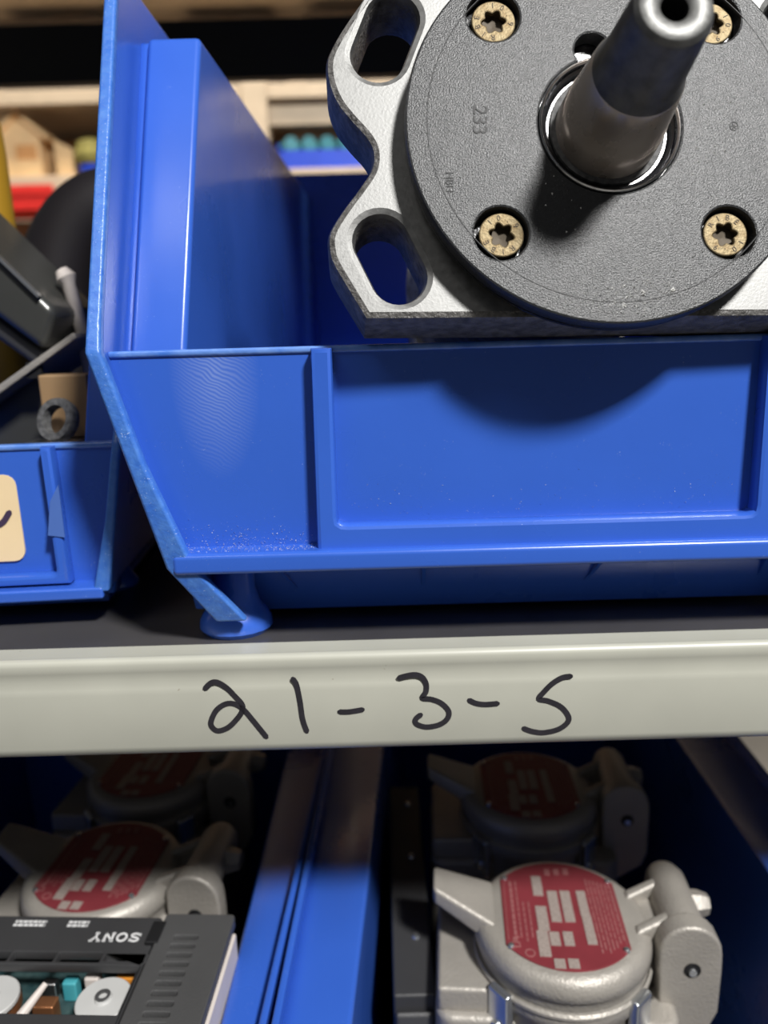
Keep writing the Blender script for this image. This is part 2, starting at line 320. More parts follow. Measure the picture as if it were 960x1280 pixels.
# ------------------------------------------------------------------ plastic bins
def make_bin(name, loc, rz, hw, H, zl, zr, D, ledge, lab, recl, taper=.0184, k=1.0, ribs=True, label_plate=True, setback=.02, fy0=.022, Hl=None):
    """local: x centred, y=0 front lip, z=0 underside. hw half width at lip, lab half width of label recess"""
    o = empty(name, loc, (0, 0, rz)); Hl = Hl or H - .0082 * k; zf = .0095 * k
    for sgn in (-1, 1):
        pts = [(hw + .003, recl, H), (hw, -.002, zl), (hw - taper, .0, zr + .002), (hw - taper - .0135 * k, .008 * k, zf)][:4 if k > .8 else 3]
        t = .003 * k; mb = MB(); n = len(pts)
        for x, y, z in pts: mb.v += [(sgn * x, y, z), (sgn * x, D, z), (sgn * (x - t), D, z), (sgn * (x - t), y, z)]
        for i in range(n - 1):
            for q in range(4): mb.f.append((4*i + q, 4*i + (q+1) % 4, 4*i + 4 + (q+1) % 4, 4*i + 4 + q))
        mb.f += [(0, 1, 2, 3), (4*n - 4, 4*n - 3, 4*n - 2, 4*n - 1)]
        mb.build('outer_wall', M['blue'], o, bevel=.0008)
        # worn bead along the front edge of the side
        mb = MB(); w = .0040 * k; d = .0035
        bp = [pts[0]] + [Vector(pts[0]).lerp(Vector(pts[1]), q) for q in (.25, .5, .75, .93)] + [pts[1]] + [Vector(pts[1]).lerp(Vector(pts[2]), q) for q in (.07, .5)] + pts[2:]
        n = len(bp)
        for j, (x, y, z) in enumerate(bp):
            w_ = w * (1, 1, 1, 1, 1, 1.1, 1.15, 1.25, 2.2, 2.6)[j]
            mb.v += [(sgn * (x + .0006), y - d, z), (sgn * (x + .0006), y + .001, z), (sgn * (x - w_), y + .001, z), (sgn * (x - w_), y - d, z)]
        for i in range(n - 1):
            for q in range(4): mb.f.append((4*i + q, 4*i + (q+1) % 4, 4*i + 4 + (q+1) % 4, 4*i + 4 + q))
        mb.f += [(0, 1, 2, 3), (4*n - 4, 4*n - 3, 4*n - 2, 4*n - 1)]
        mb.build('side_edge_bead', M['blue_worn'], o, bevel=.0012, seg=3)
        # hollow side channel: front step panel, inner wall and stacking ledge
        xo, xi, xr = hw - .0055 * k - .001, hw - ledge, hw - ledge - .010
        yb, yt = setback, recl + setback * .95
        mb = MB()
        A = [(xo - taper * .8, yb, .0095), (xo, yb, zl - .002), (xo + .002, yt, Hl)]
        B = [(xi - .008, yb, .0095), (xi, yb, zl - .002), (xi + .0005, yt, Hl)]
        C = [(xr - .010, D - .002, .0095), (xr - .002, D - .002, zl), (xr, D - .002, Hl)]
        mb.v = [(sgn * p[0], p[1], p[2]) for p in A + B + C] + [(sgn * (hw + .001), D - .002, Hl)] + [(sgn * p[0], p[1] + .0035, p[2]) for p in A] + [(sgn * (hw + .001), yt + .0035, Hl), (sgn * (hw - .0015), yb + .0035, zl - .002), (sgn * (hw - .0015 - taper), yb + .0035, .0095)]
        mb.f = [(0, 3, 4, 1), (1, 4, 5, 2), (3, 6, 7, 4), (4, 7, 8, 5), (2, 5, 8, 9, 13, 12), (10, 0, 1, 11), (11, 1, 2, 12), (15, 10, 11, 14), (14, 11, 12, 13)]
        ob = mb.build('side_channel', M['blue_wall'], o, bevel=.0022 * k, seg=4)
        ob.modifiers['bevel'].angle_limit = R(35)
        sd = ob.modifiers.new('solid', 'SOLIDIFY'); sd.thickness = .002; sd.offset = 0
        # foot pad
        mb = MB(); n = 20; fx = sgn * (hw - taper - .0165 * k)
        for fy in (fy0 * k, D - .03):
            rings = [(.88, 0), (1, .0020 * k), (.99, .0045 * k), (.86, .0078 * k), (.70, .0105 * k), (.58, .016 * k), (.56, zr + .002)]
            vs = [(fx + .0136 * k * s_ * math.cos(2*math.pi*q/n), fy + .0125 * k * s_ * math.sin(2*math.pi*q/n), z_) for s_, z_ in rings for q in range(n)]
            fs = [(i*n + q, i*n + (q+1) % n, (i+1)*n + (q+1) % n, (i+1)*n + q) for i in range(len(rings)-1) for q in range(n)] + [tuple(range(n)), tuple(range((len(rings)-1)*n, len(rings)*n))]
            MB().add(vs, fs).build('foot', M['blue'], o)
    x1 = hw - taper - .012 * k
    yp = .0065
    MB().box(-(hw - .003), hw - .003, yp - .0018, yp + .0030, zl - .0022, zl + .0001).build('lip_bead', M['blue_lip'], o, bevel=.0009, seg=3)
    # recessed front panel, lip, lower ledge, base
    MB().hexa([(-(hw - taper - .002), yp, zr), (hw - taper - .002, yp, zr), (hw - taper - .002, yp + .003, zr), (-(hw - taper - .002), yp + .003, zr)],
              [(-(hw - .002), yp - .001, zl), (hw - .002, yp - .001, zl), (hw - .002, yp + .003, zl), (-(hw - .002), yp + .003, zl)]).build('front_panel', M['blue_panel'] if hw > .14 else M['blue'], o, bevel=.0012, seg=3)
    rb = .0068 * k; zb = zr + .0145 * k
    U = [(-lab - rb, zl - .0006), (-lab - rb - .0008, zr + .005), (lab + rb + .0008, zr + .005), (lab + rb, zl - .0006), (lab, zl - .0006)]
    q = .0032 * k
    U += [(lab + .0005, zb + q), (lab + .0002, zb + q * .35), (lab - q * .35, zb + .0002), (lab - q, zb)]
    U += [(-lab + q, zb), (-lab + q * .35, zb + .0002), (-lab - .0002, zb + q * .35), (-lab - .0005, zb + q), (-lab, zl - .0006)]
    extr('label_frame', [U], -.0072, .0004, M['blue'], o, bevel=.0014, rot=(R(90), 0, 0))
    MB().box(-(hw - taper - .0015), hw - taper - .0015, -.0040, .030 * k, zr - .0005, zr + .0068 * k).build('lower_ledge', M['blue'], o, bevel=.0018 * k, seg=4)
    MB().hexa([(-x1 + .004, .036 * k, .0025), (x1 - .004, .036 * k, .0025), (x1 - .004, .039 * k, .0025), (-x1 + .004, .039 * k, .0025)],
              [(-x1 - .006, .026 * k, zr + .003), (x1 + .006, .026 * k, zr + .003), (x1 + .006, .029 * k, zr + .003), (-x1 - .006, .029 * k, zr + .003)]).build('lower_front_wall', M['blue'], o)
    if ribs:
        for xr_, sl in ((-.040, 0), (.031, -.009), (-.1 * hw / .146, .012), (.09, 0)):
            y0, y1 = .026 * k, .036 * k
            MB().hexa([(xr_ + sl - .0007, y1 - .0018, .010 * k), (xr_ + sl + .0007, y1 - .0018, .010 * k), (xr_ + sl + .0007, y1, .010 * k), (xr_ + sl - .0007, y1, .010 * k)],
                      [(xr_ - .0007, y0 - .006, zr), (xr_ + .0007, y0 - .006, zr), (xr_ + .0007, y0, zr), (xr_ - .0007, y0, zr)]).build('stiffening_rib', M['blue'], o)
    MB().box(-x1, x1, .036 * k, D, .0025, .0055).build('bin_floor', M['blue_wall'], o)
    MB().box(-hw, hw, D - .003, D, .0025, H).build('back_wall', M['blue_wall'], o, bevel=.0008)
    return o

BX, BY = .0545, .0105
bin_main = tag(make_bin('storage_bin', (BX, BY, 0), 0, .146, .2400, .1036, .030, .455, .0240, .0698, .069, Hl=.2215),
               'large blue plastic stacking bin holding a black hydraulic motor on the numbered shelf', 'bin')
bin_small = tag(make_bin('storage_bin', (-.165, .036, 0), R(4), .070, .149, .0705, .0125, .36, .0165, .040, .042, taper=.0105, k=.62, setback=.012, fy0=.08),
                'small blue plastic stacking bin with buff paper label beside the large bin', 'bin')
LZ = -.372
bin_lr = tag(make_bin('storage_bin', (.0795, -.044, LZ), R(-2.5), .1265, .2257, .1043, .030, .42, .026, .06, .010),
             'blue plastic bin on lower shelf holding two receptacles and a black screwed box', 'bin')
bin_ll = tag(make_bin('storage_bin', (-.1805, -.044, LZ), R(-3), .1245, .2237, .1043, .030, .30, .0155, .06, .010),
             'blue plastic bin on lower shelf holding the tape recorder and two receptacles', 'bin')
# buff label with ink on the small bin, and a scrap of tape
lb = extr('paper_label', [rrect(-.022, .0280, .026, .0595, .0042)], -.0004, .0004, M['label'], bin_small, rot=(R(90), 0, 0), loc=(0, .0058, 0))
mb = MB(); ribbon(mb, catmull([(q[0] + .006, q[1], 0) for q in ((-.012,.040),(.002,.039),(.006,.0435),(.008,.0395),(.0105,.044),(.0125,.0405),(.0155,.0415),(.0182,.045))], 5), .0022, .0004, .0007)
mb.build('ink_writing', M['ink_purple'], lb)
extr('tape_scrap', [[(.0395, .037), (.0455, .036), (.0455, .056), (.0418, .0498)]], .0005, .0010, M['tape'], bin_small, rot=(R(90), 0, 0), loc=(0, .0002, 0))

mb = MB(); rs = random.Random(21)
for i in range(900):
    q = rs.random()
    if q < .45: x, y, z = rs.uniform(-.124, -.078), rs.uniform(-.001, .006), .0369
    elif q < .75: x, y, z = rs.gauss(-.1, .014), .0062, .037 + abs(rs.gauss(0, .0035))
    else: x, y, z = rs.uniform(-.068, .068), .0062, .046 + abs(rs.gauss(0, .012))
    if not -.126 < x < .07 or (q < .75 and x > -.078): continue
    s_ = rs.uniform(.00010, .00030)
    p = [(x + s_ * rs.uniform(-1, 1), y + s_ * rs.uniform(-1, .4), z + s_ * rs.uniform(-.6, 1)) for _ in range(3)]
    mb.add(p + [(x, y + .0003, z - .0002)], [(0, 1, 2), (0, 1, 3), (1, 2, 3), (2, 0, 3)])
tag(mb.build('dust', M['dust'], bin_main, angle=5), kind='stuff')

# ------------------------------------------------------------------ hydraulic motor in the large bin
a_, b_, c_ = .3257, .0454, -.0204
Nv = Vector((math.sin(b_) * math.cos(a_), -math.cos(b_) * math.cos(a_), math.sin(a_)))
e0 = Vector((0, 0, 1)).cross(Nv).normalized(); f0 = Nv.cross(e0)
Ev = e0 * math.cos(c_) + f0 * math.sin(c_); Fv = f0 * math.cos(c_) - e0 * math.sin(c_)
motor = empty('hydraulic_motor')
motor.matrix_world = Matrix(((Ev.x, Fv.x, Nv.x, .0705), (Ev.y, Fv.y, Nv.y, .0085), (Ev.z, Fv.z, Nv.z, .1659), (0, 0, 0, 1)))
tag(motor, 'black hydraulic motor with silver slotted flange and protruding tapered shaft', 'motor')
mm = .001
left = [(-76.8, -50.5), (-83.2, -39), (-84.6, -34), (-84.3, -28.5), (-80.3, -21.5), (-74.5, -13.5), (-71.2, -8), (-70.8, -2.5), (-73, 2), (-77.2, 7), (-81.5, 13), (-84, 20), (-84.3, 27), (-82, 33), (-78.3, 39.5), (-74, 46)]
outl = [(-73.8, -55.8)] + [tuple(p) [:2] for p in catmull([(x, y, 0) for x, y in left], 4)] + [(-68, 55.8)]
outl = outl + [(-x, y) for x, y in reversed(outl)]
outl = [(x * mm, y * mm) for x, y in outl]
sl = [stadium((-.0686, -.0312), (-.0634, -.0424), .0081), stadium((-.0682, .0287), (-.0634, .0412), .0081)]
sl += [[(-x, y) for x, y in s] for s in sl]
me = extr_mesh([outl] + sl, -.030, -.010, .0023, 1)
me.materials.append(M['alu']); me.materials.append(M['cast_dark'])
def near_slot(c):
    for sx in (-1, 1):
        for a, b in (((-.0686, -.0312), (-.0634, -.0424)), ((-.0682, .0287), (-.0634, .0412))):
            a = Vector((a[0] * sx, a[1])); b = Vector((b[0] * sx, b[1])); q = Vector((c.x, c.y)); t = max(0, min(1, (q - a).dot(b - a) / (b - a).length_squared))
            if (q - a - (b - a) * t).length < .0112: return True
    return False
for p in me.polygons: p.material_index = 0 if p.center.z > -.0125 and (p.normal.z > .97 or near_slot(p.center)) else 1
pl_ = link('mounting_flange', me, None, motor, angle=40)
# cover disc with bored holes
th = math.acos(.0)
bore_r, lc, lr_ = .0216, Vector((-.0042, .0235)), .0054
hole = [p for p in circle(0, 0, bore_r, 96) if (Vector(p) - lc).length > lr_]
ang = lambda p: math.atan2(p[1], p[0])
lobe = [p for p in circle(lc.x, lc.y, lr_, 40) if Vector(p).length > bore_r]
ca = math.atan2(lc.y, lc.x)
first = [p for p in hole if ang(p) < ca]; rest = [p for p in hole if ang(p) >= ca]
lobe.sort(key=lambda p: math.atan2(p[1] - lc.y, p[0] - lc.x) if math.atan2(p[1] - lc.y, p[0] - lc.x) > -math.pi / 2 - .6 else math.atan2(p[1] - lc.y, p[0] - lc.x) + 2 * math.pi)
hole = sorted(first, key=ang) + lobe + sorted(rest, key=ang)
SP = [(-.0335, .0335), (-.0335, -.0335), (.0335, -.0335), (.0335, .0335)]
disc = extr('cover_disc', [circle(0, 0, .0612, 128), hole] + [circle(x * 1.012, y * 1.012 + .0002, .0080, 36) for x, y in SP], -.0052, 0, M['disc'], motor, bevel=.0007, angle=40)
MB().lathe([(.0544, -.0003), (.0546, .00008), (.0548, .00008), (.0550, -.0003)], 128).build('turned_line', M['hole'], disc)
MB().lathe([(0, -.0052), (.0594, -.0052), (.0594, -.0062), (.0606, -.0066), (.0606, -.0078), (.0590, -.0100), (.0590, -.011)], 96).build('cover_backing', M['rubber'], motor, angle=30)
# torx screws
torx = []
for k_ in range(72):
    a = 2 * math.pi * k_ / 72; r_ = .0032 + .00055 * math.cos(6 * a); torx.append((r_ * math.cos(a), r_ * math.sin(a)))
sm = extr_mesh([circle(0, 0, .0067, 40), torx], -.0030, -.0016, .0004, 1)
chars = {}
def stamp(parent, txt, a0, da, r_):
    for i, ch in enumerate(txt):
        if ch not in chars:
            chars[ch] = text_mesh(ch, .0024, .00008); chars[ch].materials.append(M['zinc_dark'])
        a = a0 - da * i
        o = bpy.data.objects.new('stamped_character', chars[ch]); col.objects.link(o); o.parent = parent
        o.location = (r_ * math.cos(a), r_ * math.sin(a), -.00157); o.rotation_euler = (0, 0, a - math.pi / 2)
for i, (x, y) in enumerate(SP):
    s_ = link('screw', sm, M['zinc'], motor, loc=(x, y, 0), rot=(0, 0, (2.2, 2.9, .1, 1.1)[i]), angle=40)
    MB().lathe([(.0038, -.0017), (.0034, -.0040), (0, -.0044)], 24).build('torx_recess', M['zinc_dark'], s_)
    stamp(s_, 'RIBE', R(140), R(33), .0051); stamp(s_, '10.9', R(-35), R(33), .0051)
# bearing seal and shaft
MB().lathe([(.0213, -.003), (.0213, .0003), (.0209, .0006), (.0205, .0003), (.0203, -.003)], 80).build('retaining_ring', M['chrome'], motor, angle=60)
MB().lathe([(.0203, -.0018), (.0196, -.0006), (.0189, -.0018), (.0184, -.0034), (.0170, -.0034)], 80).build('shaft_seal', M['rubber'], motor, angle=60)
MB().lathe([(.0176, -.0032), (.0174, -.0024), (.0158, -.0024), (.0150, -.0045)], 80).build('bearing_race', M['oilmetal'], motor, angle=40)
MB().lathe([(.0160, -.006), (.0157, .000), (.0154, .006), (.0151, .0066), (.0139, .017), (.0131, .0225), (.0128, .0232)], 72).build('shaft_taper', M['shaft'], motor, angle=50)
MB().lathe([(.0128, .0232), (.0119, .0262), (.0116, .027), (.0103, .0440), (.0098, .0455)], 72).build('shaft_neck', M['shaft_dark'], motor, angle=50)
tip = MB().lathe([(.0098, .0455), (.0090, .0468), (.0088, .0470), (.0044, .0470), (.0035, .0460)], 64).build('shaft_end', M['shaft_tip'], motor, angle=50)
MB().lathe([(.0036, .0461), (.0033, .036), (0, .034)], 32).build('centre_hole', M['hole'], tip)
# stamped marks on the cover
def stamp_text(txt, size, x, y, rz, m, name):
    link(name, text_mesh(txt, size, .00008), m, disc, loc=(x, y, .00006), rot=(0, 0, rz))
stamp_text('233', .0062, -.0392, .0010, R(-93), M['hole'], 'cast_number')
stamp_text('HBH', .0032, -.0487, -.0182, R(-90), M['hole'], 'cast_mark')
mb = MB(); ribbon(mb, circle(0, 0, .0013, 20) + [(.0013, 0)], .0003, 0, .00012, False)
for k_ in range(3):
    a = k_ * math.pi / 3; ribbon(mb, [(-.0009 * math.cos(a), -.0009 * math.sin(a)), (.0009 * math.cos(a), .0009 * math.sin(a))], .0003, 0, .00012, False)
mb.build('cast_star_mark', M['hole'], disc, loc=(.0374, -.0006, 0))
# swarf and grit lying on the cover
mb = MB(); rs = random.Random(3)
for i in range(260):
    if i < 80: x, y = rs.gauss(.008, .007), rs.gauss(-.051, .0022)
    elif i < 150: x, y = rs.gauss(-.004, .012), rs.gauss(-.056, .0016)
    else:
        r_, a = rs.uniform(.024, .059), rs.uniform(math.pi * 1.05, math.pi * 2.1); x, y = r_ * math.cos(a), r_ * math.sin(a)
    if math.hypot(x, y) > .0598 or any(math.hypot(x - u, y - v) < .009 for u, v in SP): continue
    s_ = rs.uniform(.00014, .00036) * (2.0 if i < 12 else 1); a = rs.uniform(0, 6.28)
    p = [(x + s_ * rs.uniform(.5, 1.8) * math.cos(a + q * 2.1), y + s_ * rs.uniform(.5, 1.8) * math.sin(a + q * 2.1), 0) for q in range(3)]
    mb.add(p + [(x, y, s_ * 1.3)], [(0, 1, 3), (1, 2, 3), (2, 0, 3), (2, 1, 0)])
tag(mb.build('metal_swarf', M['swarf'], motor, angle=5), kind='stuff')
# housing behind the flange
MB().lathe([(.0, -.030), (.050, -.030), (.050, -.062), (.047, -.066), (.047, -.125), (.052, -.130), (.0, -.130)], 64).build('housing', M['cast_dark'], motor)
MB().box(-.050, .050, -.117, .052, -.150, -.129).build('rear_cover', M['cast_dark'], motor, bevel=.003)

# ------------------------------------------------------------------ receptacles on the lower shelf
def make_receptacle(name, loc, rz):
    o = empty(name, loc, (0, 0, rz)); hh = .155   # origin at underside, lid face at z = hh
    up = lambda mb, nm, m, par=o, **k: mb.build(nm, m, par, **({'loc': (0, 0, hh)} | k))
    lid = up(MB().lathe([(0, 0), (.034, 0), (.0362, -.0006), (.0385, -.0024), (.0398, -.0055), (.0400, -.0095), (.0385, -.0110), (.0385, -.0150), (.037, -.0150)], 64), 'lid', M['castgrey'], angle=50)
    # lifting tab at one side
    tab = MB().hexa([(-.034, -.010, -.009), (-.034, .020, -.009), (-.059, .013, .002), (-.059, .001, .002)], [(-.030, -.010, .000), (-.030, .020, .000), (-.059, .014, .013), (-.059, .000, .011)])
    up(tab, 'lifting_tab', M['castgrey'], bevel=.002, seg=3)
    # hinge arms, barrel, ear
    for y0, y1 in ((.010, .016), (-.012, -.006)):
        up(MB().hexa([(.030, y0, -.009), (.052, y0 + .008, -.009), (.052, y1 + .008, -.009), (.030, y1, -.009)], [(.031, y0, .001), (.052, y0 + .008, .006), (.052, y1 + .008, .006), (.031, y1, .001)]), 'hinge_arm', M['castgrey'], bevel=.002, seg=3)
    up(MB().hexa([(.034, -.010, -.012), (.056, -.002, -.012), (.056, .022, -.012), (.034, .018, -.012)], [(.034, -.010, -.003), (.056, -.002, -.002), (.056, .022, -.002), (.034, .018, -.003)]), 'hinge_web', M['castgrey'], bevel=.002)
    up(MB().tube([(.053, -.006, -.002), (.053, .026, -.002), (.053, .031, -.002), (.053, .033, -.002)], [.0098, .0098, .008, .004], 24), 'hinge_barrel', M['castgrey'], angle=40)
    up(MB().tube([(.058, .012, -.003), (.065, .012, -.002), (.069, .012, -.002)], [.007, .006, .0045], 6), 'hinge_stop', M['castgrey'])
    ear = [(.0405, -.030), (.0395, -.008)] + [(.0530 + .0135 * math.cos(R(a)), -.004 + .0135 * math.sin(R(a))) for a in range(170, -1, -17)] + [(.0668, -.012), (.0665, -.034), (.0635, -.042), (.045, -.054), (.028, -.062), (.028, -.030)]
    e = up(MB().prism(ear, 'y', -.017, -.007), 'hinge_ear', M['castgrey'], bevel=.0016, seg=3)
    MB().tube([(.054, -.0174, -.012), (.054, -.0165, -.012)], [.0036, .0036], 16).build('pin_hole', M['hole'], e)
    MB().tube([(.0541, -.0182, -.0128), (.0541, -.0170, -.0128)], [.0017, .002], 10).build('pivot_screw', M['clip'], e)
    # collar and body
    up(MB().lathe([(.0375, -.014), (.0385, -.016), (.0395, -.0185), (.0395, -.024), (.0375, -.026), (.0375, -.050)], 64), 'collar', M['castgrey'], angle=50)
    up(MB().lathe([(.0395, -.0155), (.0405, -.0165), (.0405, -.0178), (.039, -.0185)], 64), 'gasket_line', M['castgrey'])
    body = rrect(-.058, .048, -.030, .034, .008)
    up(MB().prism(body, 'z', -.155, -.030), 'box_body', M['castgrey'], bevel=.003, seg=3)
    up(MB().box(-.057, -.020, -.026, .030, -.031, -.0185), 'mounting_pad', M['castgrey'], bevel=.002)
    for sx in (-1, 1):
        cl = up(MB().prism([(-.0385, -.038), (-.0385, -.016), (-.041, -.0145), (-.0435, -.0155), (-.0435, -.037), (-.0415, -.0395)], 'x', -.0055, .0055), 'cover_clip', M['clip'], bevel=.001, rot=(0, 0, R(46 * sx)))
        MB().tube([(0, -.0432, -.032), (0, -.0452, -.032)], [.0028, .002], 12).build('clip_rivet', M['clip'], cl)
    # nameplate: circle cut straight at two sides
    a0 = math.acos(.0268 / .0335)
    pl = [(.0335 * math.cos(a), .0335 * math.sin(a)) for a in [a0 + (math.pi - 2 * a0) * k / 20 for k in range(21)]]
    pl += [(-x, -y) for x, y in pl]
    np_ = link('nameplate', extr_mesh([pl], 0, .0007, .0002), M['redplate'], o, loc=(0, 0, hh))
    mb = MB(); tr = lambda x, y: ((x + 3) * .996 * mm - (y - 3) * .087 * mm, (x + 3) * .087 * mm + (y - 3) * .996 * mm)
    for x, y0, y1, w in ((-10.9, 27, 13.8, 4.6), (-5.6, 16.6, -3, 4.6), (.4, 16.4, -3.3, 4.6), (8, 16.1, 0, 4.2), (6.8, 0, -16.7, 4.2), (-12.6, 6.9, -8, 5), (-15, -8, -22.5, 5), (-9.6, -8.9, -16.7, 4.4), (-3.6, -9, -17, 4.4), (-10.5, -24, -29, 4.6), (-4.6, -24.2, -29.2, 4.6)):
        sk = .085 * (y0 - y1) / 2
        ribbon(mb, [tr(x + sk, y0), tr(x - sk, y1)], w * mm, .0007, .0010, False)
    mb.build('nameplate_field', M['print'], np_)
    mb = MB(); rs = random.Random(5)
    for i in range(7):                                     # fine lines of illegible type
        x = 12.2 + i * 1.75; y = 24 - i * .8
        while y > -22 + i * 1.5:
            l = rs.uniform(2, 6); ribbon(mb, [tr(x + .085 * y - 1.2, y), tr(x + .085 * (y - l) - 1.2, y - l)], .0007, .0007, .0009, False); y -= l + rs.uniform(.5, 1.2)
    for i in range(4):
        x = -25.5 + i * 2.5; y = 24 if i < 2 else 10
        while y > -12:
            l = rs.uniform(1.5, 3.5); ribbon(mb, [tr(x + .085 * y, y), tr(x + .085 * (y - l), y - l)], (.0013 if i == 0 else .0007), .0007, .0009, False); y -= l + rs.uniform(.5, 1)
    for x in (-4, .5, 5): ribbon(mb, [tr(x, 32), tr(x - .4, 27.5)], .0026, .0007, .0009, False)
    ribbon(mb, [tr(-21.9 + 2 * math.cos(a * .5), -20.2 + 2 * math.sin(a * .5)) for a in range(14)], .0006, .0007, .0009, False)
    ribbon(mb, [tr(*p) for p in [(-25, -11), (-27.5, -11.5), (-28, -13.5), (-25.5, -14.5), (-25.5, -16.5), (-28.5, -16.5)]], .0009, .0007, .0009, False)
    for s_ in (-1, 1): ribbon(mb, [(s_ * .0254, -.018), (s_ * .0254, .018)], .0003, .0007, .0009, False)
    mb.build('nameplate_type', M['printpink'], np_)
    for x, y in ((-.0246, .0212), (.0246, .0212), (-.0246, -.0212), (.0246, -.0212)):
        MB().lathe([(.0015, 0), (.0013, .0011), (.0007, .0015), (0, .0016)], 12).build('rivet', M['clip'], np_, loc=(x, y, .0004))
    return o
RZ = -.155
rec = make_receptacle('outlet_receptacle', (.0765, .0615, RZ - .155), R(-5))
G = 'cast outlet receptacles in the lower bins'
tag(rec, 'grey cast outlet receptacle with red nameplate beside black screwed box', 'receptacle', G)
for (x, y, rz, dz), lab in zip(((.0805, .165, -3, 0), (-.149, .104, -7, 0), (-.150, .196, -6, 0)),
    ('shaded grey cast outlet receptacle behind the one beside the black screwed box', 'grey cast outlet receptacle with red nameplate half hidden by tape recorder', 'shaded grey cast outlet receptacle deepest in the bin behind tape recorder')):
    c = copy_tree(rec); c.location = (x, y, RZ - .155 + dz); c.rotation_euler = (0, 0, R(rz)); c['label'] = lab
# cartons that carry them inside the bins
def carton(name, loc, rz, w, d, h, label, group=None, m='carton'):
    o = empty(name, loc, (0, 0, rz))
    MB().box(-w/2, w/2, -d/2, d/2, 0, h).build('carton_body', M[m], o, bevel=.001)
    MB().box(-w*.08, w*.08, -d/2 - .0004, d/2 + .0004, h - .0002, h + .0005).build('packing_tape', M['tan'], o)
    return tag(o, label, 'carton', group)
fl = LZ + .0056
carton('cardboard_carton', (.090, .115, fl), R(-2.5), .12, .20, RZ - .155 - fl, 'brown cardboard carton under the receptacles beside the black box')
carton('cardboard_carton', (-.155, .165, fl), R(-4), .15, .17, RZ - .155 - fl, 'brown cardboard carton under the receptacles behind the tape recorder')
# black screwed box
bb = empty('black_terminal_box', (.010, .145, fl)); tag(bb, 'black narrow terminal box with screws standing beside the receptacle', 'box')
for nm, args, m in (('case', (-.012, .0075, -.095, .07, 0, .180), 'devblack'), ('front_cover', (-.011, .0065, -.098, -.095, .02, .172), 'devgrey')):
    MB().box(*args).build(nm, M[m], bb, bevel=.0015)
for z in (.128, .150, .104): MB().lathe([(0, .0012), (.0016, .0010), (.0022, 0)], 12).build('screw', M['clip'], bb, loc=(.003, -.098, z), rot=(R(90), 0, 0))
for y in (-.06, 0, .05): MB().lathe([(0, .0012), (.0016, .0010), (.0022, 0)], 12).build('screw', M['clip'], bb, loc=(.000, y, .180))

# ------------------------------------------------------------------ tape recorder lying in the lower bin
TZ = -.14
rec_o = empty('tape_recorder', (-.168, .020, TZ - .034), (0, 0, R(-3))); tag(rec_o, 'black tape recorder with open window and maker name lying on carton', 'tape recorder')
carton('cardboard_carton', (-.168, .016, fl), R(-3), .16, .068, TZ - .034 - fl, 'brown cardboard carton under the tape recorder')
w0, w1, d0, d1, hT = -.10, .0965, -.046, .032, .034
win = (-.072, .0640, -.0175, .0055)
GX = .0655
slots = [rrect(.0735 + .0, .0835, d1 - .0135 - i * .0047, d1 - .0115 - i * .0047, .0006, 2) for i in range(10)]
extr('top_cover', [rrect(w0, GX - .0008, d0, d1, .002), rrect(*win[:2], *win[2:], .0015), ] + [rrect(win[0] + .002 + i * .0195, win[0] + .0205 + i * .0195, .0072, .0120, .0006, 2) for i in range(7)], hT - .004, hT, M['devblack'], rec_o, bevel=.0005)
extr('speaker_grille', [rrect(GX + .0004, w1, d0, d1 + .001, .002)] + slots, hT - .004, hT + .0012, M['devgrey'], rec_o, bevel=.0006)
MB().box(GX + .001, w1 - .002, d0 + .002, d1 - .001, 0, hT - .006).build('end_case', M['devgrey'], rec_o, bevel=.0015)
MB().box(GX + .004, w1 - .004, d0 + .004, d1 - .004, hT - .0046, hT - .0038).build('slot_shade_sheet', M['hole'], rec_o)  # black sheet put in to give the slots their deep shade
MB().box(GX - .0035, GX + .002, d1 - .016, d1 - .004, hT - .002, hT + .0018).build('hinge_catch', M['hole'], rec_o, bevel=.0004)
mb = MB(); mb.box(w0, GX - .001, d0, d0 + .003, 0, hT - .004).box(w0, GX - .001, d1 - .003, d1, 0, hT - .004).box(w0, w0 + .003, d0, d1, 0, hT - .004).box(GX - .004, GX - .001, d0, d1, 0, hT - .004).box(w0, GX - .001, d0, d1, 0, .003)
mb.build('lower_case', M['devblack'], rec_o)
MB().box(w1 - .001, w1 + .0012, d0 + .004, d1 - .004, .004, hT - .004).build('side_trim', M['white_plastic'], rec_o, bevel=.0008)
MB().box(win[0] - .004, win[1] + .0025, win[2] - .003, .0275, .010, .0125).build('circuit_board', M['pcb'], rec_o)
for x in (.006, .052):
    rl = MB().lathe([(0, .0012), (.003, .0012), (.0035, .0004), (.0104, .0004), (.0108, 0), (.0108, -.0015), (0, -.0015)], 40).build('reel_disc', M['reel'], rec_o, loc=(x, -.0045, .0275))
    MB().lathe([(.0030, .0022), (.0018, .0024), (.0018, .001), (.003, .001)], 16).build('reel_hub', M['devgrey'], rl)
    MB().lathe([(.0112, -.0018), (.0112, -.0055), (0, -.0055)], 30).build('reel_coil', M['copper'], rl)
for x, y, sx, sy, sz, m in ((.0575, .0105, .013, .0035, .012, 'orange'), (.041, .0105, .006, .005, .012, 'white_plastic'), (.026, -.001, .009, .006, .010, 'copper'), (-.030, -.002, .012, .006, .009, 'metal'), (.061, .002, .004, .006, .010, 'tan'), (.031, .011, .006, .005, .009, 'teal'), (.022, .011, .006, .004, .008, 'metal'), (-.05, -.006, .01, .01, .01, 'teal')):
    MB().box(x - sx/2, x + sx/2, y - sy/2, y + sy/2, .0125, .0125 + sz).build('circuit_component', M[m], rec_o, bevel=.0008)
MB().tube([(.020, -.012, .024), (.026, .001, .029)], [.0022, .0012], 10).build('tape_lever', M['white_plastic'], rec_o)
